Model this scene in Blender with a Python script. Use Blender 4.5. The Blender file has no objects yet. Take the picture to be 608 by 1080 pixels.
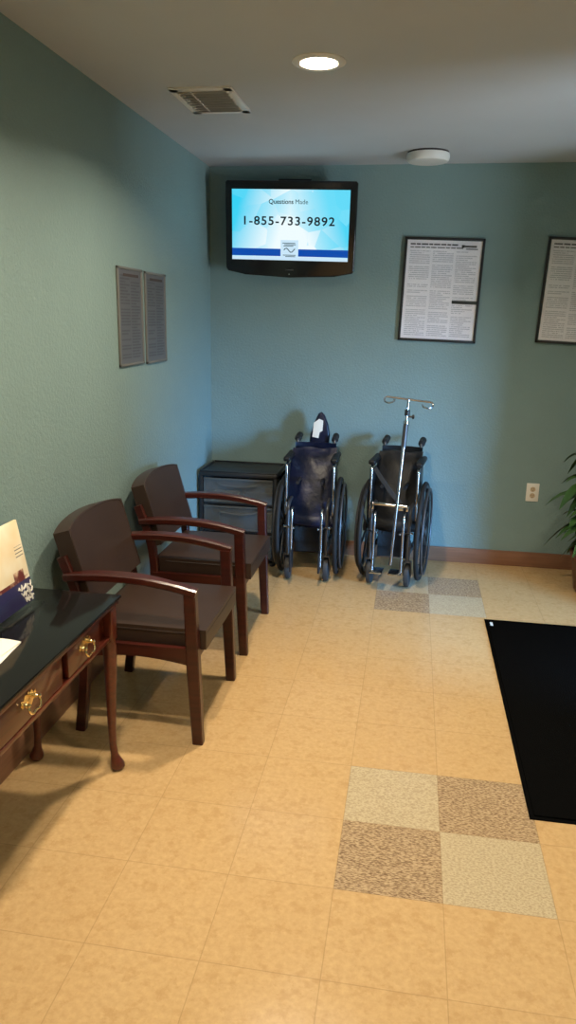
import bpy, bmesh, math, random
from mathutils import Vector, Matrix
random.seed(7)
C = bpy.context.scene.collection
PI = math.pi
T = 0.3048                       # floor tile, one foot
XL, YB, ZC = -1.485, 2.788, 2.45 # left wall, back wall, ceiling
XR, YF = 1.35, -3.4              # right wall, wall behind the camera

# ------------------------------------------------------------------ materials
def lin(c):
    return tuple((v/255/12.92) if v/255 <= .04045 else ((v/255+.055)/1.055)**2.4 for v in c)

class S:
    """a socket with arithmetic, to write procedural textures as formulas"""
    def __init__(s, nt, o): s.nt, s.o = nt, o
    def _m(s, op, *a):
        n = s.nt.nodes.new('ShaderNodeMath'); n.operation = op
        for i, v in enumerate((s,)+a):
            if isinstance(v, S): s.nt.links.new(v.o, n.inputs[i])
            else: n.inputs[i].default_value = v
        return S(s.nt, n.outputs[0])
    def __add__(s, b): return s._m('ADD', b)
    def __sub__(s, b): return s._m('SUBTRACT', b)
    def __mul__(s, b): return s._m('MULTIPLY', b)
    def __truediv__(s, b): return s._m('DIVIDE', b)
    def floor(s): return s._m('FLOOR')
    def frac(s): return s._m('FRACT')
    def abs(s): return s._m('ABSOLUTE')
    def gt(s, b): return s._m('GREATER_THAN', b)
    def lt(s, b): return s._m('LESS_THAN', b)
    def pmod(s, b): return s._m('FLOORED_MODULO', b)
    def mx(s, b): return s._m('MAXIMUM', b)
    def mn(s, b): return s._m('MINIMUM', b)
    def eq(s, b): return s._m('COMPARE', b, .25)

class Mat:
    def __init__(s, name, color=(.5, .5, .5), rough=.5, metal=0, spec=.5, coat=0, **kw):
        s.m = bpy.data.materials.new(name); s.m.use_nodes = True
        s.nt = s.m.node_tree; s.b = s.nt.nodes['Principled BSDF']
        s.set('Base Color', (*color, 1)); s.set('Roughness', rough); s.set('Metallic', metal)
        s.set('Specular IOR Level', spec); s.set('Coat Weight', coat); s.set('Coat Roughness', .06)
        for k, v in kw.items(): s.set(k.replace('_', ' '), v)
    def set(s, k, v):
        if isinstance(v, S): s.nt.links.new(v.o, s.b.inputs[k])
        else: s.b.inputs[k].default_value = v
    def n(s, t): return s.nt.nodes.new('ShaderNode'+t)
    def coord(s, kind='Object'):
        t = s.n('TexCoord'); return S(s.nt, t.outputs[kind])
    def xyz(s, kind='Object'):
        x = s.n('SeparateXYZ'); s.nt.links.new(s.coord(kind).o, x.inputs[0])
        return [S(s.nt, o) for o in x.outputs]
    def vec(s, x, y, z=0.):
        c = s.n('CombineXYZ')
        for i, v in enumerate((x, y, z)):
            if isinstance(v, S): s.nt.links.new(v.o, c.inputs[i])
            else: c.inputs[i].default_value = v
        return S(s.nt, c.outputs[0])
    def noise(s, v, scale, detail=2, rough=.5):
        n = s.n('TexNoise'); n.inputs['Scale'].default_value = scale; n.inputs['Detail'].default_value = detail
        n.inputs['Roughness'].default_value = rough
        s.nt.links.new(v.o, n.inputs['Vector']); return S(s.nt, n.outputs['Fac'])
    def white(s, v):
        n = s.n('TexWhiteNoise'); s.nt.links.new(v.o, n.inputs['Vector']); return S(s.nt, n.outputs['Value'])
    def mix(s, f, a, b):
        n = s.n('Mix'); n.data_type = 'RGBA'
        for i, v in ((0, f), (6, a), (7, b)):
            if isinstance(v, S): s.nt.links.new(v.o, n.inputs[i])
            else: n.inputs[i].default_value = v if i == 0 else (*v[:3], 1)
        return S(s.nt, n.outputs[2])
    def ramp(s, f, lo, hi):
        n = s.n('MapRange'); s.nt.links.new(f.o, n.inputs[0])
        n.inputs[1].default_value = lo; n.inputs[2].default_value = hi
        return S(s.nt, n.outputs[0])
    def bump(s, h, strength=.2, dist=.002):
        n = s.n('Bump'); n.inputs['Strength'].default_value = strength; n.inputs['Distance'].default_value = dist
        s.nt.links.new(h.o, n.inputs['Height']); s.nt.links.new(n.outputs[0], s.b.inputs['Normal'])

def wood(name, dark, light, rough=.28, coat=.35, sx=(3, 40, 40)):
    m = Mat(name, dark, rough, coat=coat)
    x, y, z = m.xyz()
    g = m.noise(m.vec(x*sx[0], y*sx[1], z*sx[2]), 1.3, 5, .6)
    m.set('Base Color', m.mix(m.ramp(g, .3, .75), dark, light))
    return m.m

M = {}
m = Mat('teal_wall_paint', rough=.5, spec=.4)
o = m.coord()
m.set('Base Color', m.mix(m.noise(o, 6, 3), lin((124, 146, 143)), lin((130, 152, 149))))
m.bump(m.noise(o, 75, 3, .6), .8, .004); M['wall'] = m.m
m = Mat('ceiling_paint', rough=.8, spec=.2)
o = m.coord()
m.set('Base Color', m.mix(m.noise(o, 5, 3), lin((190, 191, 193)), lin((196, 197, 199))))
m.bump(m.noise(o, 80, 2), .15, .003); M['ceiling'] = m.m

# vinyl tile floor: cream tiles, one foot, with two-by-two accent squares every seven rows
m = Mat('vinyl_tile', rough=.2, spec=.4)
x, y, z = m.xyz()
u, v = x/T, y/T
i, j = u.floor(), v.floor()
fu, fv = u.frac(), v.frac()
seam = ((fu-.5).abs().gt(.4955)).mx((fv-.5).abs().gt(.4955))
tone = m.white(m.vec(i, j, 3.))
o = m.coord()
mott = m.noise(o, 55, 4, .65)
vein = m.noise(m.vec(x*1.0, y*1.0, tone*30), 22, 5, .7)
base = m.mix(m.ramp(mott, .3, .7), lin((190, 156, 109)), lin((206, 172, 123)))
base = m.mix(m.ramp(vein, .52, .62)*.35, base, lin((172, 134, 84)))
base = m.mix(tone*.16, base, lin((180, 144, 94)))
# accent cells
row = (j+1).pmod(7.)                 # 0 = near row, 1 = far row of a square
col = i+1                            # 0 left, 1 right
incell = (col.gt(-.5)*col.lt(1.5))*row.lt(1.5)
par = (row+col).pmod(2.)
fleck = m.noise(m.vec(x*90, y*300, tone*9), 1., 3, .6)
fleck2 = m.noise(m.vec(x*120, y*190, tone*9+4.), 1., 3, .6)
dark = m.mix(m.ramp(fleck, .38, .6), lin((122, 97, 73)), lin((192, 166, 130)))
lite = m.mix(m.ramp(fleck2, .36, .58), lin((168, 149, 119)), lin((196, 179, 146)))
acc = m.mix(par, dark, lite)
colr = m.mix(incell, base, acc)
colr = m.mix(seam*.32, colr, lin((128, 100, 66)))
m.set('Base Color', colr)
m.set('Roughness', m.ramp(m.noise(o, 9, 4), 0., 1.)*.10+.12)
m.bump(m.noise(o, 7, 3)+seam*-.25, .06, .004)
M['floor'] = m.m

M['cherry'] = wood('cherry_wood', lin((47, 15, 11)), lin((72, 25, 16)), .33, .12)
M['mahogany'] = wood('mahogany_wood', lin((70, 26, 17)), lin((100, 42, 26)), .28, .4, (40, 3, 40))
M['base_wood'] = wood('baseboard_wood', lin((124, 86, 64)), lin((146, 104, 78)), .45, .05, (2, 2, 60))
m = Mat('black_lacquer', (.008, .0075, .007), .1, coat=0, spec=.2); M['lacquer'] = m.m
m = Mat('brown_leather', rough=.42, spec=.5)
o = m.coord()
m.set('Base Color', m.mix(m.noise(o, 7, 3), lin((47, 33, 26)), lin((58, 41, 32))))
m.bump(m.noise(o, 260, 3), .12, .001); M['leather'] = m.m
M['brass'] = Mat('brass', (.86, .68, .36), .22, 1).m
M['chrome'] = Mat('chrome', (.56, .55, .55), .2, 1).m
M['steel'] = Mat('painted_steel', (.10, .10, .105), .38, .7).m
M['black'] = Mat('black_plastic', (.014, .014, .015), .4).m
M['rubber'] = Mat('black_rubber', (.014, .014, .014), .7, spec=.3).m
M['grey_rubber'] = Mat('grey_rubber', (.028, .028, .028), .6).m
M['tvblack'] = Mat('gloss_black_plastic', (.008, .008, .009), .18).m
m = Mat('navy_vinyl', lin((10, 18, 44)), .38, spec=.35)
m.bump(m.noise(m.coord(), 9, 4), .5, .02); M['navy'] = m.m
m = Mat('black_vinyl', (.007, .007, .0075), .5, spec=.3)
m.bump(m.noise(m.coord(), 9, 4), .4, .02); M['blackvinyl'] = m.m
m = Mat('carpet_mat', (.004, .004, .004), 1, spec=0)
m.bump(m.noise(m.coord(), 220, 2), .6, .004); M['mat'] = m.m
M['white'] = Mat('white_plastic', lin((232, 226, 214)), .4).m
M['ventwhite'] = Mat('white_metal', lin((226, 220, 212)), .45).m
M['ventdark'] = Mat('vent_interior', lin((66, 56, 54)), .8).m
M['paper'] = Mat('white_paper', lin((240, 234, 222)), .7).m
M['socket'] = Mat('beige_receptacle', lin((196, 172, 140)), .45).m
M['slot'] = Mat('socket_slot', lin((40, 34, 30)), .6).m
M['label'] = Mat('mat_label', lin((200, 200, 200)), .6).m
m = Mat('frosted_plastic', lin((112, 114, 112)), .25)
t = m.n('BsdfTransparent'); t.inputs[0].default_value = (.86, .88, .9, 1)
mx = m.n('MixShader'); mx.inputs[0].default_value = .42
m.nt.links.new(t.outputs[0], mx.inputs[1]); m.nt.links.new(m.b.outputs[0], mx.inputs[2])
m.nt.links.new(mx.outputs[0], m.nt.nodes['Material Output'].inputs[0]); M['frosted'] = m.m
def clear(name, k, rough=.04):
    m = Mat(name, (.8, .8, .8), rough)
    g = m.n('BsdfGlossy'); g.inputs['Roughness'].default_value = rough
    t = m.n('BsdfTransparent'); mx = m.n('MixShader')
    mx.inputs[0].default_value = k
    m.nt.links.new(t.outputs[0], mx.inputs[1]); m.nt.links.new(g.outputs[0], mx.inputs[2])
    m.nt.links.new(mx.outputs[0], m.nt.nodes['Material Output'].inputs[0])
    return m.m
M['acrylic'] = clear('clear_acrylic', .06); M['glass'] = clear('door_glass', .06)
def emit(name, col, k):
    m = Mat(name, (0, 0, 0), .3); m.set('Emission Color', (*col, 1)); m.set('Emission Strength', k); return m.m
M['lamp'] = emit('lamp_glow', (1, .78, .5), 26)
m = Mat('leaf_green', rough=.35)
m.set('Base Color', m.mix(m.noise(m.coord(), 8, 2), lin((34, 62, 28)), lin((70, 104, 46)))); M['leaf'] = m.m
M['stem'] = Mat('stem_brown', lin((84, 66, 42)), .8).m
M['pot'] = Mat('terracotta_glaze', lin((92, 52, 38)), .35).m
M['soil'] = Mat('potting_soil', lin((38, 28, 22)), .95).m

def printed(name, w, h, paper, ink, cols, pitch, margin=.02, head=0.06, gap=.08, rough=.35, dens=.36):
    """small illegible print in columns, seen from the front (x right, z up, centred on the sheet)"""
    m = Mat(name, paper, rough)
    x, y, z = m.xyz()
    r = (z+10.)/pitch
    line = r.frac().lt(.5)
    c = (x+(w/2-margin))/((w-2*margin)/cols)
    cf = c.frac()
    inside = cf.gt(gap*.4)*cf.lt(1-gap)*c.gt(0.)*c.lt(float(cols))
    inside = inside*z.lt(h/2-head)*z.gt(-h/2+margin)
    word = m.noise(m.vec(x*170, r.floor()*7.3, c.floor()), 1., 1).gt(dens+.03)
    ends = m.white(m.vec(r.floor(), c.floor(), 2.))
    tail = cf.lt(m.ramp(ends, 0., .35)*.5+.45)
    para = m.white(m.vec(r.floor(), c.floor(), 7.)).gt(.13)
    f = line*inside*word*tail*para
    cloud = m.noise(m.coord(), 5, 3)
    pc = m.mix(m.ramp(cloud, .35, .65)*.35, paper, tuple(v*.82 for v in paper))
    m.set('Base Color', m.mix(f, pc, ink))
    return m.m

# ------------------------------------------------------------------ mesh helpers
def box(bm, c, s, bevel=0., rot=None, seg=2):
    mt = Matrix.Translation(c) @ (rot.to_4x4() if rot else Matrix()) @ Matrix.Diagonal((*s, 1))
    r = bmesh.ops.create_cube(bm, size=1, matrix=mt)
    if bevel:
        es = {e for v in r['verts'] for e in v.link_edges}
        bmesh.ops.bevel(bm, geom=list(es), offset=bevel, segments=seg, affect='EDGES', profile=.5)

def frames(pts, closed=False):
    n = len(pts); ts = []
    for k in range(n):
        a = pts[k-1] if (closed or k) else pts[0]
        b = pts[(k+1) % n] if (closed or k < n-1) else pts[-1]
        ts.append((b-a).normalized())
    return ts

def tube(bm, pts, r, seg=10, closed=False):
    pts = [Vector(p) for p in pts]; n = len(pts)
    rs = r if isinstance(r, (list, tuple)) else [r]*n
    ts = frames(pts, closed)
    up = Vector((0, 0, 1)) if abs(ts[0].z) < .9 else Vector((1, 0, 0))
    nx = ts[0].cross(up).normalized(); rings = []
    for k in range(n):
        nx = (nx - ts[k]*nx.dot(ts[k])).normalized(); ny = ts[k].cross(nx)
        rings.append([bm.verts.new(pts[k]+(nx*math.cos(a)+ny*math.sin(a))*rs[k])
                      for a in [2*PI*q/seg for q in range(seg)]])
    for k in range(n if closed else n-1):
        A, B = rings[k], rings[(k+1) % n]
        off = 0
        if closed and k == n-1:
            off = min(range(seg), key=lambda s: (A[0].co-B[s].co).length)
        for q in range(seg):
            bm.faces.new((A[q], A[(q+1) % seg], B[(q+1+off) % seg], B[(q+off) % seg]))
    if not closed:
        bm.faces.new(rings[0][::-1]); bm.faces.new(rings[-1])

def smooth_path(pts, per=6):
    P = [Vector(p) for p in pts]; out = []
    for k in range(len(P)-1):
        p0 = P[k-1] if k else P[k]*2-P[k+1]
        p3 = P[k+2] if k+2 < len(P) else P[k+1]*2-P[k]
        p1, p2 = P[k], P[k+1]
        for q in range(per):
            t = q/per
            out.append(.5*((2*p1)+(p2-p0)*t+(2*p0-5*p1+4*p2-p3)*t*t+(3*p1-p0-3*p2+p3)*t**3))
    out.append(P[-1]); return out

def bar(bm, pts, sizes, side=(0, 1, 0), bevel=.004):
    """rectangular section swept along pts; sizes = (along side, across) per point"""
    pts = [Vector(p) for p in pts]; ts = frames(pts); sd = Vector(side).normalized()
    rings = []
    for p, t, (a, b) in zip(pts, ts, sizes):
        nn = t.cross(sd).normalized(); s2 = nn.cross(t).normalized()
        if s2.dot(sd) < 0: s2 = -s2
        prof = [(-a/2+bevel, -b/2), (a/2-bevel, -b/2), (a/2, -b/2+bevel), (a/2, b/2-bevel),
                (a/2-bevel, b/2), (-a/2+bevel, b/2), (-a/2, b/2-bevel), (-a/2, -b/2+bevel)]
        rings.append([bm.verts.new(p+s2*u+nn*w) for u, w in prof])
    for A, B in zip(rings, rings[1:]):
        for q in range(8): bm.faces.new((A[q], A[(q+1) % 8], B[(q+1) % 8], B[q]))
    bm.faces.new(rings[0][::-1]); bm.faces.new(rings[-1])

def lathe(bm, prof, seg=32, mt=None, cap=True):
    mt = mt or Matrix(); rings = []
    for r, z in prof:
        rings.append([bm.verts.new(mt @ Vector((r*math.cos(2*PI*q/seg), r*math.sin(2*PI*q/seg), z))) for q in range(seg)])
    for A, B in zip(rings, rings[1:]):
        for q in range(seg): bm.faces.new((A[q], A[(q+1) % seg], B[(q+1) % seg], B[q]))
    if cap: bm.faces.new(rings[0][::-1]); bm.faces.new(rings[-1])

def prism(bm, outline, d, mt=None, bevel=0.):
    """outline in x,z; thickness d along y"""
    mt = mt or Matrix()
    A = [bm.verts.new(mt @ Vector((x, -d/2, z))) for x, z in outline]
    B = [bm.verts.new(mt @ Vector((x, d/2, z))) for x, z in outline]
    n = len(A); fs = [bm.faces.new(A), bm.faces.new(B[::-1])]
    for q in range(n): bm.faces.new((A[(q+1) % n], A[q], B[q], B[(q+1) % n]))
    if bevel:
        es = list({e for f in fs for e in f.edges})
        bmesh.ops.bevel(bm, geom=es, offset=bevel, segments=3, affect='EDGES', profile=.5)

def sheet(bm, f, nu, nv, thick):
    """closed slab: f(u,v) -> (point, normal)"""
    G = [[], []]
    for s in (0, 1):
        for a in range(nu+1):
            rowv = []
            for b in range(nv+1):
                p, n = f(a/nu, b/nv)
                rowv.append(bm.verts.new(Vector(p)+Vector(n)*thick*(s-.5)))
            G[s].append(rowv)
    for a in range(nu):
        for b in range(nv):
            bm.faces.new((G[1][a][b], G[1][a+1][b], G[1][a+1][b+1], G[1][a][b+1]))
            bm.faces.new((G[0][a][b], G[0][a][b+1], G[0][a+1][b+1], G[0][a+1][b]))
    def edge(L0, L1):
        for k in range(len(L0)-1): bm.faces.new((L0[k], L0[k+1], L1[k+1], L1[k]))
    edge([r[0] for r in G[0]], [r[0] for r in G[1]]); edge([r[-1] for r in G[0]], [r[-1] for r in G[1]])
    edge(G[0][0], G[1][0]); edge(G[0][-1], G[1][-1])

def obj(name, bm, mat, parent=None, loc=(0, 0, 0), rot=(0, 0, 0), smooth=True, angle=40):
    bmesh.ops.recalc_face_normals(bm, faces=bm.faces[:])
    me = bpy.data.meshes.new(name); bm.to_mesh(me); bm.free()
    me.materials.append(mat)
    if smooth:
        for p in me.polygons: p.use_smooth = True
        me.set_sharp_from_angle(angle=math.radians(angle))
    ob = bpy.data.objects.new(name, me); C.objects.link(ob)
    ob.location = loc; ob.rotation_euler = rot
    if parent: ob.parent = parent
    return ob

def mk(name, mat, parent, fn, *a, **k):
    bm = bmesh.new(); fn(bm, *a); return obj(name, bm, mat, parent, **k)
def boxo(name, mat, parent, c, s, bevel=.002, **k):
    bm = bmesh.new(); box(bm, c, s, bevel); return obj(name, bm, mat, parent, **k)
def tag(o, label, cat, group=None):
    o['label'] = label; o['category'] = cat
    if group: o['group'] = group
    return o
def thing(name, label, cat, loc=(0, 0, 0), rz=0, group=None):
    o = bpy.data.objects.new(name, None); C.objects.link(o); o.empty_display_size = .1
    o.location = loc; o.rotation_euler = (0, 0, rz)
    return tag(o, label, cat, group)
def struct(o): o['kind'] = 'structure'; return o
def dup(root, loc, label, rz=None):
    r = root.copy(); C.objects.link(r); r.location = loc; r['label'] = label
    if rz is not None: r.rotation_euler = (0, 0, rz)
    for ch in list(root.children):
        c = ch.copy(); C.objects.link(c); c.parent = r
        for g in list(ch.children):
            d = g.copy(); C.objects.link(d); d.parent = c
    return r
def lettering(name, text, size, mat, parent, loc, rot=(PI/2, 0, 0), bold=0., sx=1., space=1.):
    cu = bpy.data.curves.new(name, 'FONT'); cu.body = text; cu.size = size; cu.offset = bold; cu.space_character = space
    cu.align_x = 'CENTER'; cu.align_y = 'CENTER'; cu.extrude = .0004
    tmp = bpy.data.objects.new(name+'_curve', cu); C.objects.link(tmp)
    me = bpy.data.meshes.new_from_object(tmp.evaluated_get(bpy.context.evaluated_depsgraph_get()))
    bpy.data.objects.remove(tmp); bpy.data.curves.remove(cu)
    me.name = name; me.materials.clear(); me.materials.append(mat)
    o = bpy.data.objects.new(name, me); C.objects.link(o)
    o.location = loc; o.rotation_euler = rot; o.scale = (sx, 1, 1); o.parent = parent
    return o

# ------------------------------------------------------------------ the room
VX, VY0, VY1, VZ = 3.0, .60, 1.64, 2.1       # entry opening in the right wall, glazed door further out
struct(boxo('floor', M['floor'], None, ((XL+VX)/2, (YF+YB)/2, -.05), (VX-XL+.4, YB-YF+.4, .1), 0, smooth=False))
struct(boxo('ceiling', M['ceiling'], None, ((XL+VX)/2, (YF+YB)/2, ZC+.05), (VX-XL+.4, YB-YF+.4, .1), 0, smooth=False))
struct(boxo('wall_left', M['wall'], None, (XL-.05, (YF+YB)/2, ZC/2), (.1, YB-YF+.2, ZC), 0, smooth=False))
struct(boxo('wall_back', M['wall'], None, ((XL+XR)/2, YB+.05, ZC/2), (XR-XL+.2, .1, ZC), 0, smooth=False))
struct(boxo('wall_front', M['wall'], None, ((XL+XR)/2, YF-.05, ZC/2), (XR-XL+.2, .1, ZC), 0, smooth=False))
bm = bmesh.new()
box(bm, (XR+.05, (YF+VY0)/2, ZC/2), (.1, VY0-YF, ZC)); box(bm, (XR+.05, (VY1+YB)/2, ZC/2), (.1, YB-VY1, ZC))
box(bm, (XR+.05, (VY0+VY1)/2, (VZ+ZC)/2), (.1, VY1-VY0, ZC-VZ))
struct(obj('wall_right', bm, M['wall'], smooth=False))
GZ = 1.6
GY0, GY1 = -.58, .34                        # glazed outer door, nearer than the opening
bm = bmesh.new()
box(bm, ((XR+.1+VX)/2, -1.85, ZC/2), (VX-XR-.1, .1, ZC)); box(bm, ((XR+.1+VX)/2, VY1+.05, ZC/2), (VX-XR-.1, .1, ZC))
box(bm, (VX+.05, (GY1+VY1)/2, ZC/2), (.1, VY1-GY1, ZC)); box(bm, (VX+.05, (GY0-1.8)/2, ZC/2), (.1, GY0+1.8, ZC))
box(bm, (VX+.05, (GY0+GY1)/2, (GZ+ZC)/2), (.1, GY1-GY0, ZC-GZ))
struct(obj('wall_entry', bm, Mat('entry_bounce_cut', lin((84, 76, 68)), .7).m, smooth=False))  # unseen entry walls, shaped and darkened to limit daylight bouncing into the room
bm = bmesh.new()
for yy in (GY0+.03, GY1-.03): box(bm, (VX+.05, yy, GZ/2), (.06, .06, GZ), .004)
for zz in (.05, GZ-.03): box(bm, (VX+.05, (GY0+GY1)/2, zz), (.06, GY1-GY0, .1 if zz < 1 else .06), .004)
d = struct(obj('door_1', bm, M['black']))
boxo('pane', M['glass'], d, (VX+.05, (GY0+GY1)/2, GZ/2), (.006, GY1-GY0-.1, GZ-.12), 0)
def baseb(bm, a, b):
    box(bm, ((a[0]+b[0])/2, (a[1]+b[1])/2, .05), (max(abs(a[0]-b[0]), .013), max(abs(a[1]-b[1]), .013), .1), .003)
struct(mk('baseboard_back', M['base_wood'], None, baseb, (XL+.013, YB-.0065), (XR, YB-.0065)))
struct(mk('baseboard_left', M['base_wood'], None, baseb, (XL+.0065, YF), (XL+.0065, YB)))

# ------------------------------------------------------------------ guest armchairs
def make_chair():
    t = thing('guest_armchair', 'brown leather guest armchair with cherry wood arms, the nearer one, beside the console table',
              'chair', (-1.12, .605, 0), 0, 'guest armchairs along the left wall')
    W = .265                                                # leg centre line from the middle
    wd = M['cherry']
    for s in (-1, 1):
        bm = bmesh.new()
        bar(bm, [(.235, s*(W-.004), 0), (.222, s*(W-.004), .3), (.212, s*(W-.004), .60)],
            [(.034, .040), (.04, .047), (.040, .044)])
        obj('leg', bm, wd, t)
        bm = bmesh.new()
        bar(bm, smooth_path([(-.236, s*(W-.012), 0), (-.212, s*(W-.012), .2), (-.200, s*(W-.012), .40), (-.222, s*(W-.012), .56), (-.272, s*(W-.012), .70)], 4),
            [(.034, .038)]*17)
        obj('leg', bm, wd, t)
        bm = bmesh.new()
        P = smooth_path([(-.262, s*W, .626), (-.20, s*W, .634), (-.09, s*W, .641), (.03, s*W, .638), (.13, s*W, .624), (.236, s*W, .601)], 4)
        n = len(P)
        bar(bm, P, [(.036+.018*math.sin(PI*min(1, k/(n-1)*1.1)), .030) for k in range(n)], bevel=.006)
        obj('armrest', bm, wd, t)
        bm = bmesh.new()                                     # arched side rail under the seat
        n = 10
        for k in range(n):
            pass
        ol = [(-.205, .385), (.215, .385)] + [(.215-.42*k/n, .318+.022*math.sin(PI*k/n)) for k in range(n+1)]
        prism(bm, ol, .024, Matrix.Translation((0, s*(W-.004), 0)))
        obj('side_rail', bm, wd, t)
    for xx in (.214, -.20): boxo('cross_rail', wd, t, (xx, 0, .345), (.024, 2*W-.045, .05), .003)
    # seat: a soft slab with rounded edges, slightly crowned
    def slab(bm, L0, L1, hw, z0, z1, crown, r=.02, nu=14, nv=14):
        def f(a, b):
            return (0, 0, 0), (0, 0, 1)
        us = [L0+(L1-L0)*k/nu for k in range(nu+1)]; vs = [-hw+2*hw*k/nv for k in range(nv+1)]
        top, bot = [], []
        for k, xx in enumerate(us):
            rt, rb = [], []
            for q, yy in enumerate(vs):
                a = 2*k/nu-1; b = 2*q/nv-1
                cz = crown*(1-a**2)*(1-b**2)
                rt.append(bm.verts.new((xx, yy, z1+cz))); rb.append(bm.verts.new((xx, yy, z0)))
            top.append(rt); bot.append(rb)
        for k in range(nu):
            for q in range(nv):
                bm.faces.new((top[k][q], top[k+1][q], top[k+1][q+1], top[k][q+1]))
                bm.faces.new((bot[k][q], bot[k][q+1], bot[k+1][q+1], bot[k+1][q]))
        rim = []
        for k in range(nu): bm.faces.new((top[k][0], bot[k][0], bot[k+1][0], top[k+1][0])); bm.faces.new((top[k][-1], top[k+1][-1], bot[k+1][-1], bot[k][-1]))
        for q in range(nv): bm.faces.new((top[0][q], top[0][q+1], bot[0][q+1], bot[0][q])); bm.faces.new((top[-1][q], bot[-1][q], bot[-1][q+1], top[-1][q+1]))
        bm.edges.ensure_lookup_table()
        sharp = [e for e in bm.edges if len(e.link_faces) == 2 and e.calc_face_angle(0) > .8]
        bmesh.ops.bevel(bm, geom=sharp, offset=r, segments=3, affect='EDGES', profile=.5)
    bm = bmesh.new(); slab(bm, -.20, .262, W-.028, .372, .448, .014)
    seat = obj('seat', bm, M['leather'], t, angle=60)
    bm = bmesh.new()                                         # welt along the front and sides
    tube(bm, smooth_path([(-.15, -(W-.028), .432), (.2, -(W-.028), .432), (.252, -(W-.045), .432), (.260, -(W-.08), .432),
                          (.260, W-.08, .432), (.252, W-.045, .432), (.2, W-.028, .432), (-.15, W-.028, .432)], 3), .0035, 6)
    obj('piping', bm, M['leather'], seat)
    # back pad: leaning, curved across the shoulders and arched along its top
    def bp(u, v):
        b = 2*u-1
        zt = .815-.010*b*b*b*b-.014*b*b
        zb = .500+.008*b*b
        z = zb+(zt-zb)*v
        x = -.176-.095*v+.028*b*b*(.4+.6*v)+ -.0
        return (x-.03, b*(W-.012), z), (1, 0, .3)
    bm = bmesh.new(); sheet(bm, bp, 16, 12, .062)
    sharp = [e for e in bm.edges if len(e.link_faces) == 2 and e.calc_face_angle(0) > .8]
    bmesh.ops.bevel(bm, geom=sharp, offset=.016, segments=3, affect='EDGES', profile=.5)
    back = obj('backrest', bm, M['leather'], t, angle=60)
    bm = bmesh.new()
    pts = [Vector(bp(u, v)[0])+Vector((.030, 0, .009)) for u, v in
           [(.008, .04)]+[(.008, k/8) for k in range(1, 8)]+[(.03, .98)]+[(k/12, .985) for k in range(1, 12)]+[(.97, .98)]+[(.992, 1-k/8) for k in range(1, 8)]+[(.992, .04)]]
    tube(bm, pts, .0035, 6); obj('piping', bm, M['leather'], back)
    return t
chair = make_chair()
dup(chair, (-1.12, 1.385, 0), 'brown leather guest armchair with cherry wood arms, the farther one, by the drawer cart')

# ------------------------------------------------------------------ console table
TX0, TX1, TY0, TY1, TH = -1.445, -1.10, -1.065, .180, .64
tcx, tcy = (TX0+TX1)/2, (TY0+TY1)/2
t = thing('console_table', 'mahogany console table with glossy black top, brass pulls and curved feet', 'table', (tcx, tcy, 0))
hx, hy = (TX1-TX0)/2, (TY1-TY0)/2
boxo('tabletop', M['lacquer'], t, (0, 0, TH-.006), (2*hx, 2*hy, .012), .004)
boxo('edge_moulding', M['mahogany'], t, (0, 0, TH-.0205), (2*hx-.012, 2*hy-.012, .017), .006)
ax, ay = hx-.03, hy-.055                                     # leg centres
def apron(bm):
    box(bm, (-ax, 0, .5625), (.018, 2*ay, .125), .002)
    for s in (-1, 1): box(bm, (0, s*ay, .5625), (2*ax, .018, .125), .002)
    box(bm, (ax-.012, 0, .5625), (.012, 2*ay-.03, .123), .001)   # drawer carcass face
    box(bm, (ax+.004, 0, .508), (.022, 2*ay, .014), .002); box(bm, (ax+.004, 0, .6185), (.022, 2*ay, .010), .002)
mk('apron', M['mahogany'], t, apron)
for yc, w in ((-.0905, .224), (-.44, .40), (-.7895, .224)):
    dr = boxo('drawer', M['mahogany'], t, (ax+.004, yc-tcy, .564), (.020, w, .094), .004)
    bm = bmesh.new()
    hxp, yc2, zc = ax+.016, yc-tcy, .572
    # shaped back plate, two posts and a hanging bail
    ol = [(-.042, .000), (-.036, .014), (-.026, .010), (-.018, .022), (-.006, .018), (0, .026), (.006, .018), (.018, .022), (.026, .010), (.036, .014), (.042, 0),
          (.034, -.010), (.022, -.008), (.012, -.020), (0, -.014), (-.012, -.020), (-.022, -.008), (-.034, -.010)]
    prism(bm, ol, .003, Matrix.Translation((hxp-.0005, yc2, zc+.004)) @ Matrix.Rotation(PI/2, 4, 'Z'))
    for s in (-1, 1): lathe(bm, [(.006, 0), (.007, .006), (.004, .012), (.006, .018), (.002, .021)], 12,
                            Matrix.Translation((hxp, yc2+s*.028, zc+.004)) @ Matrix.Rotation(PI/2, 4, 'Y'))
    tube(bm, smooth_path([(hxp+.014, yc2-.028, zc+.004), (hxp+.018, yc2-.030, zc-.012), (hxp+.020, yc2-.018, zc-.024), (hxp+.020, yc2, zc-.021),
                          (hxp+.020, yc2+.018, zc-.024), (hxp+.018, yc2+.030, zc-.012), (hxp+.014, yc2+.028, zc+.004)], 4), .0032, 8)
    obj('drawer_pull', bm, M['brass'], dr)
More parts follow.
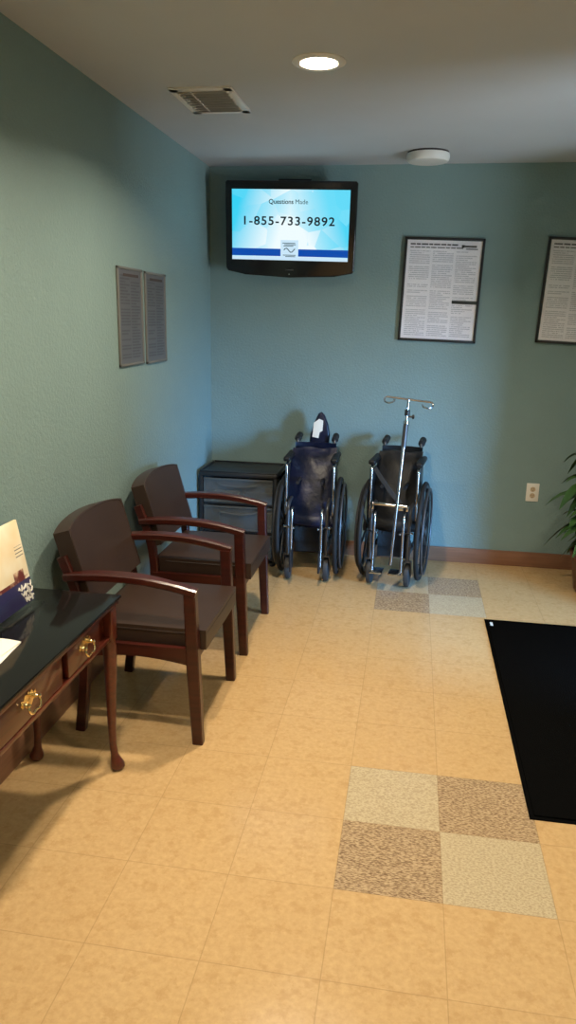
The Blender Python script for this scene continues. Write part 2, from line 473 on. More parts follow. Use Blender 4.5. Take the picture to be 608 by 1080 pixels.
for sx in (-1, 1):
    for sy in (-1, 1):
        bm = bmesh.new()
        box(bm, (sx*ax, sy*ay, .56), (.046, .046, .13), .003)
        # cabriole: knee, slim ankle and a pad foot turned outwards
        ctr = [(.000, .50, .0225), (.004, .46, .0235), (.003, .38, .0215), (.000, .28, .018), (-.003, .17, .0145), (-.002, .10, .0125),
               (.004, .060, .0135), (.012, .040, .019), (.017, .024, .025), (.018, .012, .025), (.016, .002, .018)]
        seg = 16; rings = []
        for q, zz, r in ctr:
            q *= .6; d = q if sx > 0 else -q
            rings.append([bm.verts.new((sx*ax+d, sy*ay+sy*q*.5*(1 if zz < .1 else 0), zz) if False else
                         (sx*ax+d+r*math.cos(2*PI*k/seg), sy*ay+sy*q*.4+r*math.sin(2*PI*k/seg), zz)) for k in range(seg)])
        for A, B in zip(rings, rings[1:]):
            for k in range(seg): bm.faces.new((A[k], A[(k+1) % seg], B[(k+1) % seg], B[k]))
        bm.faces.new(rings[0][::-1]); bm.faces.new(rings[-1])
        obj('leg', bm, M['mahogany'], t)

# leaflets and the booklet stand on it
def leaflet(label, x, y, z, rz, w, l):
    bm = bmesh.new()
    sheet(bm, lambda a, b: ((w*(a-.5), l*(b-.5), .0025*math.sin(PI*a)), (0, 0, 1)), 8, 4, .0016)
    o = obj('leaflet', bm, M['paper'], None, (x, y, z), (0, 0, rz))
    return tag(o, label, 'leaflet', 'leaflets on the console table')
leaflet('white leaflet lying underneath another on the black tabletop', -1.278, -.325, TH+.0012, .10, .10, .15)
leaflet('white leaflet lying on top of another on the black tabletop', -1.288, -.318, TH+.0052, -.06, .10, .145)
bx, by = -1.352, -.045
lean = math.radians(-10)
t = thing('brochure_holder', 'clear acrylic brochure holder standing on the black tabletop', 'holder', (bx, by, TH))
boxo('base_plate', M['acrylic'], t, (-.01, 0, .002), (.09, .225, .004), .001)
boxo('back_panel', M['acrylic'], t, (-.034, 0, .145), (.004, .225, .27), .001, rot=(0, lean, 0))
boxo('front_lip', M['acrylic'], t, (.012, 0, .035), (.003, .225, .055), .001, rot=(0, lean, 0))
# booklet: cream cover, photo, navy foot with script
m = Mat('booklet_cover', rough=.4)
x, y, z = m.xyz()
ph = m.noise(m.vec(y, z, 1.), 16, 3)
cream = m.mix(m.ramp(m.noise(m.vec(y, z, 4.), 9, 2), .35, .7), lin((244, 232, 204)), lin((232, 206, 160)))
photo = m.mix(m.ramp(ph, .42, .58), lin((236, 196, 160)), lin((110, 52, 48)))
inph = (z.lt(.115))*((y-.045).abs().lt(.03)).mx(z.lt(.09))
txt = ((z*90.).frac().lt(.3))*(z.gt(.15)*z.lt(.19))*((y-.075).abs().lt(.022))
cc = m.mix(inph*m.ramp(ph, .4, .5), cream, photo)
cc = m.mix(txt, cc, lin((120, 110, 100)))
cc = m.mix(z.lt(.078), cc, lin((52, 50, 92)))
m.set('Base Color', cc); M['booklet'] = m.m
b = boxo('booklet', M['booklet'], None, (0, 0, .135), (.012, .212, .27), .002, loc=(bx-.004, by, TH+.010), rot=(0, lean, 0))
tag(b, 'cream booklet with navy foot and white script, standing in the acrylic holder', 'booklet')
def scr(bm):
    for k, (y0, z0, L) in enumerate(((.022, .056, .078), (.034, .036, .068), (.050, .016, .050))):
        pts = [(.0068, y0+L*q/14, z0+.008*math.sin(q*1.9+k)+.005*math.sin(q*3.3)) for q in range(15)]
        tube(bm, pts, .0030, 5)
mk('script_lettering', M['paper'], b, scr)
# ------------------------------------------------------------------ drawer cart
CX0, CX1, CY0, CY1 = -1.466, -.962, 2.40, 2.765
ccx, ccy, cw, cd = (CX0+CX1)/2, (CY0+CY1)/2, CX1-CX0, CY1-CY0
t = thing('drawer_cart', 'black plastic drawer cart with three frosted drawers in the corner', 'drawer cart', (ccx, ccy, 0))
def lid(bm):
    box(bm, (0, 0, .592), (cw, cd, .030), .010)
    for s in (-1, 1): box(bm, (s*(cw/2-.008), 0, .610), (.012, cd-.02, .008), .003); box(bm, (0, s*(cd/2-.008), .610), (cw-.02, .012, .008), .003)
mk('top', M['black'], t, lid)
def cf(bm):
    for sx in (-1, 1):
        for sy in (-1, 1): box(bm, (sx*(cw/2-.014), sy*(cd/2-.016), .305), (.022, .024, .55), .004)
        for zz in (.05, .22, .40): box(bm, (sx*(cw/2-.012), 0, zz), (.014, cd-.04, .02), .002)
    for zz in (.045, .222, .402): box(bm, (0, -.004, zz), (cw-.03, cd-.03, .014), .003)
    for zz in (.12, .3, .48): box(bm, (0, cd/2-.012, zz), (cw-.04, .006, .16), .001)
mk('frame', M['black'], t, cf)
for sx in (-1, 1):
    for sy in (-1, 1):
        bm = bmesh.new(); lathe(bm, [(.012, 0), (.020, .004), (.020, .024), (.012, .03)], 14, Matrix.Translation((sx*(cw/2-.03), sy*(cd/2-.03), 0)))
        obj('foot', bm, M['black'], t)
for z0, z1 in ((.055, .212), (.232, .392), (.412, .570)):
    dw, h = cw-.062, z1-z0
    bm = bmesh.new()
    box(bm, (0, -cd/2+.004, (z0+z1)/2), (dw, .005, h), .002)
    box(bm, (0, cd/2-.03, (z0+z1)/2), (dw, .004, h), .001); box(bm, (0, 0, z0+.003), (dw, cd-.05, .004), .001)
    for s in (-1, 1): box(bm, (s*(dw/2-.002), -.01, (z0+z1)/2), (.004, cd-.05, h), .001)
    dr = obj('drawer', bm, M['frosted'], t)
    bm = bmesh.new()
    tube(bm, smooth_path([(-.13, -cd/2-.001, z1-.028), (-.10, -cd/2-.012, z1-.040), (0, -cd/2-.016, z1-.046), (.10, -cd/2-.012, z1-.040), (.13, -cd/2-.001, z1-.028)], 5), .006, 8)
    box(bm, (0, -cd/2-.004, z1-.006), (dw, .012, .010), .003)
    obj('handle', bm, M['frosted'], dr)
def packet(bm, w, d, h, s):
    sheet(bm, lambda a, b: ((w*(a-.5), d*(b-.5), h*.5+.2*h*math.sin(PI*a)*math.sin(PI*b)), (0, 0, 1)), 8, 8, h)
for k, (xx, yy, zz, w, d, h, mt, lab) in enumerate((
        (-1.31, 2.50, .4165, .17, .12, .045, 'white', 'pale packet seen through the left of the top drawer of the cart'),
        (-1.08, 2.53, .4165, .20, .16, .06, 'grey_rubber', 'grey folded pouch seen through the right of the top drawer of the cart'),
        (-1.19, 2.55, .2365, .34, .22, .10, 'blackvinyl', 'dark bundle filling the middle drawer of the cart'))):
    bm = bmesh.new(); packet(bm, w, d, h, k)
    tag(obj('packet', bm, M[mt], None, (xx, yy, zz), (0, 0, .1*k)), lab, 'packet', 'things kept in the drawer cart')

# ------------------------------------------------------------------ wheelchairs (local: front = -y, axle at the origin)
def make_wheelchair(label, loc, rz, hw, vinyl, tall):
    t = thing('wheelchair', label, 'wheelchair', loc, rz, 'folded wheelchairs by the back wall')
    R = .305
    for s in (-1, 1):
        mt = Matrix.Translation((s*hw, 0, R)) @ Matrix.Rotation(PI/2, 4, 'Y')
        bm = bmesh.new()
        lathe(bm, [(R-.040, -.010), (R-.022, -.012), (R-.018, 0), (R-.022, .012), (R-.040, .010), (R-.040, -.010)], 56, mt, cap=False)
        lathe(bm, [(.0, -.026), (.030, -.026), (.036, -.014), (.036, .014), (.030, .026), (.0, .026)], 20, mt, cap=False)
        for k in range(8):
            a = 2*PI*k/8+.2
            d = Vector((0, math.cos(a), math.sin(a)))
            sd = Vector((0, -math.sin(a), math.cos(a)))
            c = Vector((s*hw, 0, R))
            bar(bm, [c+d*.03, c+d*.15, c+d*(R-.034)], [(.026, .014), (.018, .012), (.022, .014)], side=sd, bevel=.003)
        w = obj('wheel', bm, M['black'], t)
        bm = bmesh.new()
        tube(bm, [Vector((s*hw, (R-.014)*math.cos(a), R+(R-.014)*math.sin(a))) for a in [2*PI*k/64 for k in range(64)]], .014, 10, True)
        obj('tyre', bm, M['rubber'], w)
        bm = bmesh.new()
        tube(bm, [Vector((s*(hw+.027), .262*math.cos(a), R+.262*math.sin(a))) for a in [2*PI*k/56 for k in range(56)]], .0075, 8, True)
        for k in range(4):
            a = 2*PI*k/4+.6
            tube(bm, [(s*(hw+.004), .258*math.cos(a), R+.258*math.sin(a)), (s*(hw+.027), .262*math.cos(a), R+.262*math.sin(a))], .004, 6)
        obj('handrim', bm, M['steel'], w)
        # side frame
        fx = s*(hw-.055)
        bm = bmesh.new()
        tube(bm, smooth_path([(fx, .14, .14), (fx, .14, .40), (fx, .145, .66), (fx, .165, .79), (fx, .19, .815), (fx, .25, .82)], 5), .011, 10)
        tube(bm, smooth_path([(fx, .14, .20), (fx, -.10, .20), (fx, -.19, .21), (fx, -.215, .25), (fx, -.215, .42), (fx, -.20, .47), (fx, -.12, .485), (fx, .14, .485)], 5), .011, 10)
        tube(bm, [(s*hw*.9, 0, R), (fx, .0, R), (fx, .14, R)], .010, 8)
        obj('side_frame', bm, M['steel'], t)
        bm = bmesh.new()                                     # grip over the push handle
        lathe(bm, [(.012, -.022), (.021, -.018), (.022, .01), (.020, .03), (.021, .055), (.021, .07), (.012, .078)], 14,
              Matrix.Translation((fx, .19, .817)) @ Matrix.Rotation(-PI/2+.12, 4, 'X'))
        obj('push_grip', bm, M['rubber'], t)
        # arm: tube frame, skirt and pad
        bx_ = s*(hw-.030)
        bm = bmesh.new()
        tube(bm, smooth_path([(bx_, -.135, .40), (bx_, -.135, .66), (bx_, -.12, .705), (bx_, -.06, .715), (bx_, .12, .715)], 5), .009, 10)
        ar = obj('arm_frame', bm, M['chrome'], t)
        bm = bmesh.new(); box(bm, (bx_, -.005, .735), (.044, .27, .03), .012, seg=3)
        obj('arm_pad', bm, M['blackvinyl'], ar)
        bm = bmesh.new(); box(bm, (bx_, .0, .59), (.005, .22, .20), .002)
        obj('side_guard', bm, M['black'], t)
        # legrest hanger: chrome pair of tubes and a flipped-up plate
        hx_ = s*(hw-.083)
        bm = bmesh.new()
        tube(bm, smooth_path([(hx_, -.215, .46), (hx_, -.25, .45), (hx_, -.262, .40), (hx_, -.268, .26), (hx_, -.285, .12)], 5), .009, 10)
        tube(bm, [(fx+s*.022, -.215, .345), (hx_-s*.022, -.262, .345)], .007, 8)
        hg = obj('legrest_hanger', bm, M['chrome'], t)
        bm = bmesh.new(); box(bm, (hx_-s*.004, -.285, .155), (.012, .10, .125), .005) if not tall else box(bm, (hx_-s*.030, -.29, .120), (.075, .10, .012), .004)
        obj('footplate', bm, M['black'] if not tall else M['chrome'], hg)
        # caster: fork and small wheel
        bm = bmesh.new()
        cx = s*(hw-.055); r = .075
        tube(bm, [(cx, -.205, .27), (cx, -.205, .165)], .013, 10)
        for q in (-1, 1): bar(bm, [(cx+q*.022, -.205, .165), (cx+q*.022, -.195, .12), (cx+q*.022, -.175, r)], [(.006, .026)]*3, side=(1, 0, 0), bevel=.001)
        box(bm, (cx, -.205, .166), (.05, .03, .008), .002)
        ck = obj('caster_fork', bm, M['steel'], t)
        bm = bmesh.new()
        lathe(bm, [(.0, -.016), (r-.012, -.016), (r-.003, -.013), (r, 0), (r-.003, .013), (r-.012, .016), (.0, .016)], 28,
              Matrix.Translation((cx, -.175, r)) @ Matrix.Rotation(PI/2, 4, 'Y'), cap=False)
        obj('caster_wheel', bm, M['grey_rubber'], ck)
    bm = bmesh.new(); sheet(bm, lambda a, b: (((2*a-1)*(hw-.075), -.06+.03*(1-(2*a-1)**2), .135+.23*b), (0, -1, 0)), 8, 4, .006); obj('heel_strap', bm, M['blackvinyl'], t)
    # folded X brace
    bm = bmesh.new()
    for s in (-1, 1):
        tube(bm, [(s*(hw-.055), -.03+s*.012, .20), (-s*(hw-.10), -.03+s*.012, .58)], .011, 8)
        tube(bm, [(-s*(hw-.10), -.16, .60), (-s*(hw-.10), .12, .60)], .011, 8)
    obj('cross_brace', bm, M['black'], t)
    # back sling between the posts and the seat sling drawn up in front of it
    pw = hw-.055
    def backf(a, b):
        u = 2*a-1
        return (u*(pw+.012), .128+.03*(1-u*u)+.02*b, .43+.365*b), (0, -1, 0)
    bm = bmesh.new(); sheet(bm, backf, 10, 10, .012); obj('back_sling', bm, vinyl, t)
    def seatf(a, b):
        u = 2*a-1
        z = .31+(.775-.31)*b
        yy = -.085+.17*b**1.6-.035*(1-u*u)*math.sin(PI*min(1, b*1.05))**.6-.010*math.sin(9*b+2.2*u)*(1-abs(u))-.03*math.exp(-((b-.06)/.07)**2)
        return ((u*(pw+.026-.006*b)+.004*math.sin(7*b)), yy, z+.018*u*u*(1-b)-.006*math.sin(5*u)*b), (0, -1, 0)
    bm = bmesh.new(); sheet(bm, seatf, 14, 22, .016); obj('seat_sling', bm, vinyl, t)
    return t
wc1 = make_wheelchair('folded wheelchair with navy vinyl sling and white tag, beside the drawer cart', (-.742, 2.41, 0), math.radians(1), .172, M['navy'], False)
# padded navy flap standing up behind the grips, with its paper tag
bm = bmesh.new()
ol = [(-.066, 0), (.060, 0), (.064, .06), (.050, .13), (.026, .185), (.006, .205), (-.014, .195), (-.040, .13), (-.060, .06)]
prism(bm, ol, .045, bevel=.014)
fl = obj('head_cushion', bm, M['navy'], wc1, (.015, .225, .775), (math.radians(-8), 0, 0))
bm = bmesh.new()
prism(bm, [(-.046, .045), (-.006, .038), (.000, .075), (.018, .085), (.020, .150), (-.006, .160), (-.040, .135)], .002, Matrix.Translation((0, -.0245, 0)))
tg = obj('tag', bm, M['paper'], fl); tg['label'] = 'white paper tag on the cushion'
wc2 = make_wheelchair('folded wheelchair with black sling behind a chrome drip pole, under the framed posters', (-.222, 2.42, 0), math.radians(-7), .168, M['blackvinyl'], True)
bm = bmesh.new()
bar(bm, smooth_path([(-.125, -.11, .70), (-.06, -.135, .62), (0, -.145, .55), (.05, -.15, .50)], 4), [(.026, .004)]*13, side=(.6, 0, .8), bevel=.001)
o = obj('belt', bm, M['grey_rubber'], wc2); o['label'] = 'grey lap belt'
bm = bmesh.new()
tube(bm, [(-.10, -.262, .52), (.10, -.262, .515)], .010, 10)
box(bm, (-.06, -.262, .52), (.07, .024, .016), .004); box(bm, (.055, -.262, .50), (.05, .026, .020), .005)
box(bm, (-.10, -.235, .50), (.014, .06, .03), .003); box(bm, (.10, -.235, .50), (.014, .06, .03), .003)
obj('front_bar', bm, M['chrome'], wc2)

# drip pole clamped on the front bar
P0, P1 = Vector((-.232, 2.110, .170)), Vector((-.182, 2.19, 1.125))
t = thing('drip_pole', 'slim chrome drip pole with two hooks leaning in front of the black wheelchair', 'drip stand', P0)
ax_ = P1-P0
def at(f): return ax_*f
bm = bmesh.new(); tube(bm, [at(0), at(.80)], .0095, 12); obj('lower_tube', bm, M['chrome'], t)
bm = bmesh.new(); tube(bm, [at(.72), at(.86)], .0145, 12); obj('sleeve', bm, M['steel'], t)
bm = bmesh.new(); tube(bm, [at(.80), at(1.0)], .0075, 12); obj('upper_tube', bm, M['chrome'], t)
bm = bmesh.new(); tube(bm, [at(.855), at(.875)], .017, 14); obj('collar', bm, M['chrome'], t)
bm = bmesh.new(); tube(bm, [at(.905), at(.94)], .015, 14)
q = at(.90); tube(bm, [q, q+Vector((.032, -.004, 0))], .005, 8); lathe(bm, [(.006, 0), (.012, .003), (.012, .012), (.006, .015)], 12, Matrix.Translation(q+Vector((.028, -.004, 0))) @ Matrix.Rotation(PI/2, 4, 'Y'))
obj('clamp_knob', bm, M['black'], t)
bm = bmesh.new()
tp = at(1.0)
tube(bm, [tp+Vector((-.125, 0, .012)), tp, tp+Vector((.125, 0, -.012))], .0055, 10)
obj('cross_bar', bm, M['chrome'], t)
for s in (-1, 1):
    e = tp+Vector((s*.125, 0, -s*.012))
    bm = bmesh.new()
    tube(bm, smooth_path([e, e+Vector((s*.010, -.004, -.010)), e+Vector((s*.006, -.016, -.026)), e+Vector((-s*.018, -.028, -.032)), e+Vector((-s*.042, -.022, -.024)), e+Vector((-s*.046, -.008, -.014))], 5), .0048, 8)
    obj('hook', bm, M['chrome'], t)

# ------------------------------------------------------------------ television
t = thing('television', 'black flat screen television showing a phone number, mounted high in the corner', 'television', (-.945, 2.640, 2.065))
t.rotation_euler = (math.radians(6), math.radians(1.0), 0)
W2, H2 = .395, .272
bm = bmesh.new()
ol = [(-W2+.01, H2), (W2-.01, H2), (W2, H2-.01), (W2, -H2+.05), (W2-.012, -H2+.032), (W2-.12, -H2+.012), (0, -H2), (-W2+.12, -H2+.012), (-W2+.012, -H2+.032), (-W2, -H2+.05), (-W2, H2-.01)]
prism(bm, ol, .05, bevel=.008)
obj('housing', bm, M['tvblack'], t)
bm = bmesh.new(); box(bm, (0, .045, .0), (.60, .05, .36), .02); obj('back_shell', bm, M['black'], t)
m = Mat('screen_picture', (0, 0, 0), .25)
x, y, z = m.xyz()
vo = m.n('TexVoronoi'); vo.inputs['Scale'].default_value = 8.5
m.nt.links.new(m.vec(x, z*1.1, .3).o, vo.inputs['Vector'])
sp = m.n('SeparateXYZ'); m.nt.links.new(vo.outputs['Color'], sp.inputs[0])
facet = S(m.nt, sp.outputs[0])
side = m.ramp((x*1.05).abs()+(z*.35)+facet*.14-.05, .08, .36)
cc = m.mix(side, (.86, .97, 1), (.0, .62, .90))
cc = m.mix(facet*side*.5, cc, (.35, .85, 1.0))
m.set('Emission Color', cc); m.set('Emission Strength', 1.0); M['screen'] = m.m
SW, SH, SZ = .354, .198, .026
sc = boxo('screen', M['screen'], t, (0, -.0265, SZ), (2*SW, .004, 2*SH), 0)
M['bandblue'] = emit('screen_blue', (.0, .09, .55), .75); M['bandwhite'] = emit('screen_white', (.62, .84, 1), .95)
M['inkdark'] = Mat('screen_dark_letters', lin((24, 44, 60)), .4).m; M['inkgrey'] = Mat('screen_grey_letters', lin((70, 104, 120)), .4).m
boxo('blue_band', M['bandblue'], sc, (0, -.0295, SZ-SH+.044), (2*SW, .002, .042), 0)
boxo('white_band', M['bandwhite'], sc, (0, -.0295, SZ-SH+.0105), (2*SW, .002, .021), 0)
lettering('phone_number', '1-855-733-9892', .067, M['inkdark'], sc, (-.012, -.0295, SZ+.022), bold=.0012, sx=1.12, space=1.16)
lettering('heading', 'Questions', .036, M['inkdark'], sc, (-.055, -.0295, SZ+.130), bold=.0005)
lettering('heading', 'Made', .036, M['inkgrey'], sc, (.068, -.0295, SZ+.130))
boxo('logo_panel', M['bandwhite'], sc, (.0, -.0305, SZ-.135), (.108, .003, .105), 0)
def logo(bm):
    for zz, xx, L in ((-.100, -.004, .078), (-.108, .004, .070), (-.116, -.006, .06), (-.168, .0, .078), (-.176, .006, .06)):
        box(bm, (xx, -.0325, SZ+zz), (L, .001, .004))
    tube(bm, [(-.034+.068*k/8, -.0325, SZ-.14+.012*math.sin(k*.9)) for k in range(9)], .0028, 5)
mk('logo_marks', M['inkgrey'], sc, logo)
bm = bmesh.new(); box(bm, (0, -.0255, -H2+.045), (.05, .001, .007), 0); obj('maker_badge', bm, M['steel'], t)
bm = bmesh.new(); lathe(bm, [(.004, 0), (.004, .002)], 10, Matrix.Translation((0, -.025, -H2+.020)) @ Matrix.Rotation(PI/2, 4, 'X')); obj('power_light', bm, M['chrome'], t)
bm = bmesh.new()
box(bm, (0, .078, .02), (.22, .016, .30), .003); box(bm, (0, .105, .02), (.07, .055, .12), .004); box(bm, (0, .128, .08), (.20, .014, .42), .003)
obj('wall_bracket', bm, M['black'], t)

# ------------------------------------------------------------------ posters
def poster(label, x0, x1, z0, z1, seedbar, hang):
    w, h = x1-x0, z1-z0
    t = thing('framed_poster', label, 'poster', ((x0+x1)/2, YB-.011, (z0+z1)/2), 0, 'framed posters on the back wall')
    t.rotation_euler.y = math.radians(hang)                 # hangs a little crooked
    bm = bmesh.new()
    for s in (-1, 1): box(bm, (s*(w/2-.008), 0, 0), (.016, .02, h), .003); box(bm, (0, 0, s*(h/2-.008)), (w, .02, .016), .003)
    obj('frame', bm, M['black'], t)
    sh = boxo('sheet', printed('poster_print', w, h, lin((248, 242, 246)), lin((202, 196, 202)), 3, .0115, .03, .075), t, (0, .002, 0), (w-.03, .004, h-.03), 0)
    bm = bmesh.new()
    for zz, xa, xb, hh in ((h/2-.040, -w/2+.035, .05, .009), (h/2-.058, -w/2+.035, .085, .006)):
        xx = xa
        while xx < xb:
            L = random.uniform(.02, .05); box(bm, (xx+L/2, -.0012, zz), (L, .002, hh)); xx += L+.006
    obj('heading_line', bm, Mat('poster_ink', lin((96, 88, 92)), .5).m, sh)
    bm = bmesh.new()
    box(bm, (w/2-.090, -.0012, h/2-.047), (.085, .002, .010)); box(bm, (w/2-.075, -.0012, h/2-.062), (.07, .002, .005)); box(bm, (w/2-.128, -.0012, h/2-.047), (.016, .002, .016))
    obj('emblem', bm, M['ventdark'], sh)
    if seedbar:
        bm = bmesh.new(); box(bm, (w/2-.090, -.0012, -.065), (.15, .002, .020)); obj('black_bar', bm, M['black'], sh)
    m = clear('poster_cover', .04, .08); 
    def wav(a, b):
        return ((w-.03)*(a-.5), -.005+.0016*math.sin(17*a+9*b)*math.sin(13*b-5*a), (h-.03)*(b-.5)), (0, -1, 0)
    bm = bmesh.new(); sheet(bm, wav, 24, 24, .0006); obj('plastic_cover', bm, m, t, angle=80)
    return t
poster('framed notice poster with a black bar, fully in view right of the television', -.268, .208, 1.426, 2.038, True, 1.4)
poster('framed notice poster cut by the right edge of the picture', .566, 1.044, 1.428, 2.038, False, 2.2)
def wall_notice(label, y0, y1, z0, z1):
    w, h = y1-y0, z1-z0
    t = thing('wall_notice', label, 'notice', (XL+.005, (y0+y1)/2, (z0+z1)/2), PI/2, 'grey notices on the left wall')
    bm = bmesh.new()
    for s in (-1, 1): box(bm, (s*(w/2-.009), 0, 0), (.018, .008, h), .002); box(bm, (0, 0, s*(h/2-.006)), (w, .008, .012), .002)
    obj('frame', bm, Mat('notice_frame', lin((106, 104, 98)), .4).m, t)
    sh = boxo('sheet', printed('notice_print', w, h, lin((92, 92, 96)), lin((64, 63, 70)), 2, .0135, .03, .03, rough=.3, dens=.3), t, (0, .001, 0), (w-.034, .004, h-.022), 0)
    bm = bmesh.new(); box(bm, (.01, -.0015, h/2-.035), (w*.6, .001, .012)); obj('heading_line', bm, M['ventdark'], sh)
wall_notice('grey printed notice on the left wall, the nearer of the pair', 1.195, 1.512, 1.325, 1.766)
wall_notice('grey printed notice on the left wall, the one closer to the television', 1.548, 1.860, 1.320, 1.762)

# ------------------------------------------------------------------ outlet
t = thing('power_outlet', 'cream duplex power outlet on the back wall above the baseboard', 'outlet', (.634, YB-.003, .500))
boxo('cover_plate', M['white'], t, (0, 0, 0), (.078, .006, .118), .002)
for s in (-1, 1):
    bm = bmesh.new()
    lathe(bm, [(.0, 0), (.0165, 0), (.0165, .003), (.0, .003)], 20, Matrix.Translation((0, -.002, s*.0205)) @ Matrix.Rotation(PI/2, 4, 'X'), cap=False)
    r = obj('receptacle', bm, M['socket'], t)
    bm = bmesh.new()
    for q in (-1, 1): box(bm, (q*.006, -.0052, s*.0205+.003), (.002, .001, .008))
    box(bm, (0, -.0052, s*.0205-.008), (.004, .001, .004)); obj('slot', bm, M['slot'], r)

# ------------------------------------------------------------------ ceiling fittings
t = thing('ceiling_vent', 'white square air vent in the ceiling', 'vent', (-1.085, 1.345, ZC))
bm = bmesh.new()
for s in (-1, 1): box(bm, (s*.113, 0, -.004), (.040, .385, .010), .003); box(bm, (0, s*.170, -.004), (.264, .044, .010), .003)
obj('frame', bm, M['ventwhite'], t)
bm = bmesh.new(); box(bm, (0, 0, -.0015), (.21, .33, .002)); obj('backing', bm, M['ventdark'], t)
for k in range(9):
    bm = bmesh.new(); box(bm, (0, -.145+.036*k, -.008), (.205, .026, .0015), 0, Matrix.Rotation(.7, 3, 'X')); obj('louvre', bm, M['ventwhite'], t)
bm = bmesh.new(); box(bm, (-.045, 0, -.010), (.008, .33, .005), .001); obj('damper_bar', bm, M['ventwhite'], t)

def downlight(label, x, y):
    t = thing('recessed_downlight', label, 'ceiling light', (x, y, ZC), 0, 'recessed downlights')
    bm = bmesh.new(); lathe(bm, [(.066, 0), (.098, 0), (.098, -.003), (.088, -.008), (.070, -.008), (.066, 0)], 40, cap=False); obj('trim_ring', bm, M['ventwhite'], t)
    bm = bmesh.new(); lathe(bm, [(.0, -.001), (.068, -.001), (.064, -.006), (.0, -.010)], 40, cap=False); obj('lens', bm, M['lamp'], t)
    return t
DL = [(-.567, .90), (.95, .90), (-.80, -.45), (.95, -1.1), (-.567, -2.9), (.95, -2.9)]
d0 = downlight('lit recessed downlight in the ceiling beside the air vent', *DL[0])
for (x, y), lab in zip(DL[1:], ('recessed downlight in front of the entry recess, out of frame', 'recessed downlight overhead of the camera on the console table side',
                                'recessed downlight overhead of the camera on the entry side', 'recessed downlight by the wall behind the camera, console table side', 'recessed downlight by the wall behind the camera, entry side')):
    dup(d0, (x, y, ZC), lab)
PW = [26, 10, 24, 12, 14, 8]
for k, (x, y) in enumerate(DL):
    L = bpy.data.lights.new('downlight_lamp', 'AREA'); L.shape = 'DISK'; L.size = .12; L.energy = PW[k]
    L.color = (1, .86, .66); L.spread = math.radians(146)
    o = bpy.data.objects.new('downlight_lamp', L); C.objects.link(o); o.location = (x, y, ZC-.014)

t = thing('ceiling_fixture', 'white low round fixture on the ceiling above the framed posters', 'ceiling fixture', (-.155, 2.46, ZC))
bm = bmesh.new(); lathe(bm, [(.0, 0), (.112, 0), (.112, -.010), (.0, -.010)], 40, cap=False); obj('mounting_plate', bm, M['ventdark'], t)
bm = bmesh.new(); lathe(bm, [(.0, -.010), (.116, -.010), (.118, -.022), (.116, -.040), (.108, -.050), (.09, -.053), (.0, -.055)], 48, cap=False); obj('cover', bm, M['ventwhite'], t)

# ------------------------------------------------------------------ floor mat
t = thing('floor_mat', 'black entrance mat on the tile floor at the right', 'mat', (.82, .96, 0))
bm = bmesh.new()
ol = [(-.535, -.84), (.535, -.84), (.535, .84), (-.535, .84)]
box(bm, (0, 0, .0015), (1.06, 1.69, .003), .001); obj('rubber_border', bm, M['mat'], t)
bm = bmesh.new(); box(bm, (0, 0, .006), (1.03, 1.66, .007), .003); obj('pile', bm, M['mat'], t)
bm = bmesh.new(); box(bm, (-.500, .765, .0098), (.014, .045, .0008)); obj('label', bm, M['label'], t)

# ------------------------------------------------------------------ plant
px, py = .97, 2.36
t = thing('potted_plant', 'leafy green potted plant at the right edge of the picture', 'plant', (px, py, 0))
bm = bmesh.new(); lathe(bm, [(.0, 0), (.10, 0), (.115, .02), (.145, .22), (.155, .23), (.155, .25), (.140, .25), (.130, .215), (.0, .215)], 36, cap=False); obj('pot', bm, M['pot'], t)
bm = bmesh.new(); lathe(bm, [(.0, .214), (.131, .214), (.10, .224), (.0, .228)], 30, cap=False); obj('soil', bm, M['soil'], t)
rnd = random.Random(4)
stems = []
for k in range(5):
    a = 2*PI*k/5+.3; top = Vector((.09*math.cos(a), .07*math.sin(a), .70+.09*k % .3))
    pth = smooth_path([(.03*math.cos(a), .03*math.sin(a), .222), (.06*math.cos(a+.3), .06*math.sin(a+.3), .45), top], 6)
    bm = bmesh.new(); tube(bm, pth, [.009-.004*q/(len(pth)-1) for q in range(len(pth))], 8); obj('stem', bm, M['stem'], t); stems.append(pth)
bm = bmesh.new()
for pth in stems:
    for q in range(34):
        f = rnd.uniform(.25, 1); p = pth[min(len(pth)-1, int(f*(len(pth)-1)))]
        a = rnd.uniform(0, 2*PI); el = rnd.uniform(-.1, 1.0); L = rnd.uniform(.18, .28); wd = L*.13
        d = Vector((math.cos(a), math.sin(a)*.85, 0)); sd = Vector((-math.sin(a), math.cos(a), 0))
        rows = []
        for s in range(7):
            u = s/6
            c = p+d*L*u*math.cos(el*.6)+Vector((0, 0, L*(math.sin(el)*u-.75*u*u)))
            ww = wd*math.sin(PI*min(1, .06+u*.94))**.8+.0008
            rows.append([bm.verts.new(c-sd*ww+Vector((0, 0, ww*.35))), bm.verts.new(c), bm.verts.new(c+sd*ww+Vector((0, 0, ww*.35)))])
        for A, B in zip(rows, rows[1:]):
            for z_ in range(2): bm.faces.new((A[z_], A[z_+1], B[z_+1], B[z_]))
obj('foliage', bm, M['leaf'], t)

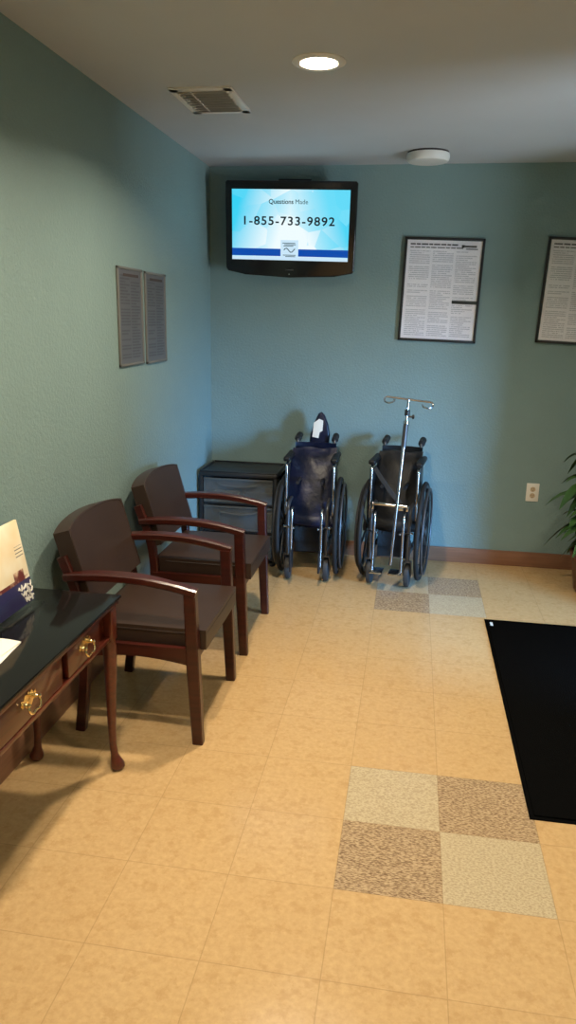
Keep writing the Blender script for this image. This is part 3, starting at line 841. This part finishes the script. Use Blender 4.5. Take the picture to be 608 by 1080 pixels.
# ------------------------------------------------------------------ daylight through the entry door
w = bpy.data.worlds.new('sky'); bpy.context.scene.world = w; w.use_nodes = True
nt = w.node_tree; bg = nt.nodes['Background']
tc = nt.nodes.new('ShaderNodeTexCoord'); sx_ = nt.nodes.new('ShaderNodeSeparateXYZ'); cr = nt.nodes.new('ShaderNodeValToRGB')
nt.links.new(tc.outputs['Generated'], sx_.inputs[0])
mr = nt.nodes.new('ShaderNodeMapRange'); mr.inputs[1].default_value = -1; nt.links.new(sx_.outputs[2], mr.inputs[0])
nt.links.new(mr.outputs[0], cr.inputs[0])
cr.color_ramp.elements[0].position = .47; cr.color_ramp.elements[0].color = (.16, .19, .22, 1)
cr.color_ramp.elements[1].position = .50; cr.color_ramp.elements[1].color = (.21, .52, 1, 1)
nt.links.new(cr.outputs[0], bg.inputs[0]); bg.inputs[1].default_value = 170
L = bpy.data.lights.new('door_daylight', 'AREA'); L.shape = 'RECTANGLE'; L.cycles.is_portal = True
o = bpy.data.objects.new('door_daylight', L); C.objects.link(o); o.location = (VX+.12, (GY0+GY1)/2, GZ/2)
o.rotation_euler = (0, PI/2, 0); L.size, L.size_y = GZ, GY1-GY0

# ------------------------------------------------------------------ camera
yaw, pitch, roll = .159218766, .255651832, .0190112703
f = Vector((-math.sin(yaw)*math.cos(pitch), math.cos(yaw)*math.cos(pitch), -math.sin(pitch)))
r = Vector((math.cos(yaw), math.sin(yaw), 0)); u = r.cross(f)
r2 = r*math.cos(roll)+u*math.sin(roll); u2 = -r*math.sin(roll)+u*math.cos(roll)
cam = bpy.data.cameras.new('camera'); co = bpy.data.objects.new('camera', cam); C.objects.link(co)
co.matrix_world = Matrix(((r2.x, u2.x, -f.x, -.169648581), (r2.y, u2.y, -f.y, -2.08334151), (r2.z, u2.z, -f.z, 1.56255241), (0, 0, 0, 1)))
cam.sensor_fit = 'VERTICAL'; cam.sensor_height = 36; cam.lens = 789.24294*36/1080; cam.clip_start = .02
S_ = bpy.context.scene
S_.camera = co
vs = S_.view_settings; vs.view_transform = 'Standard'; vs.look = 'None'; vs.exposure = 0; vs.gamma = 1; vs.use_curve_mapping = False
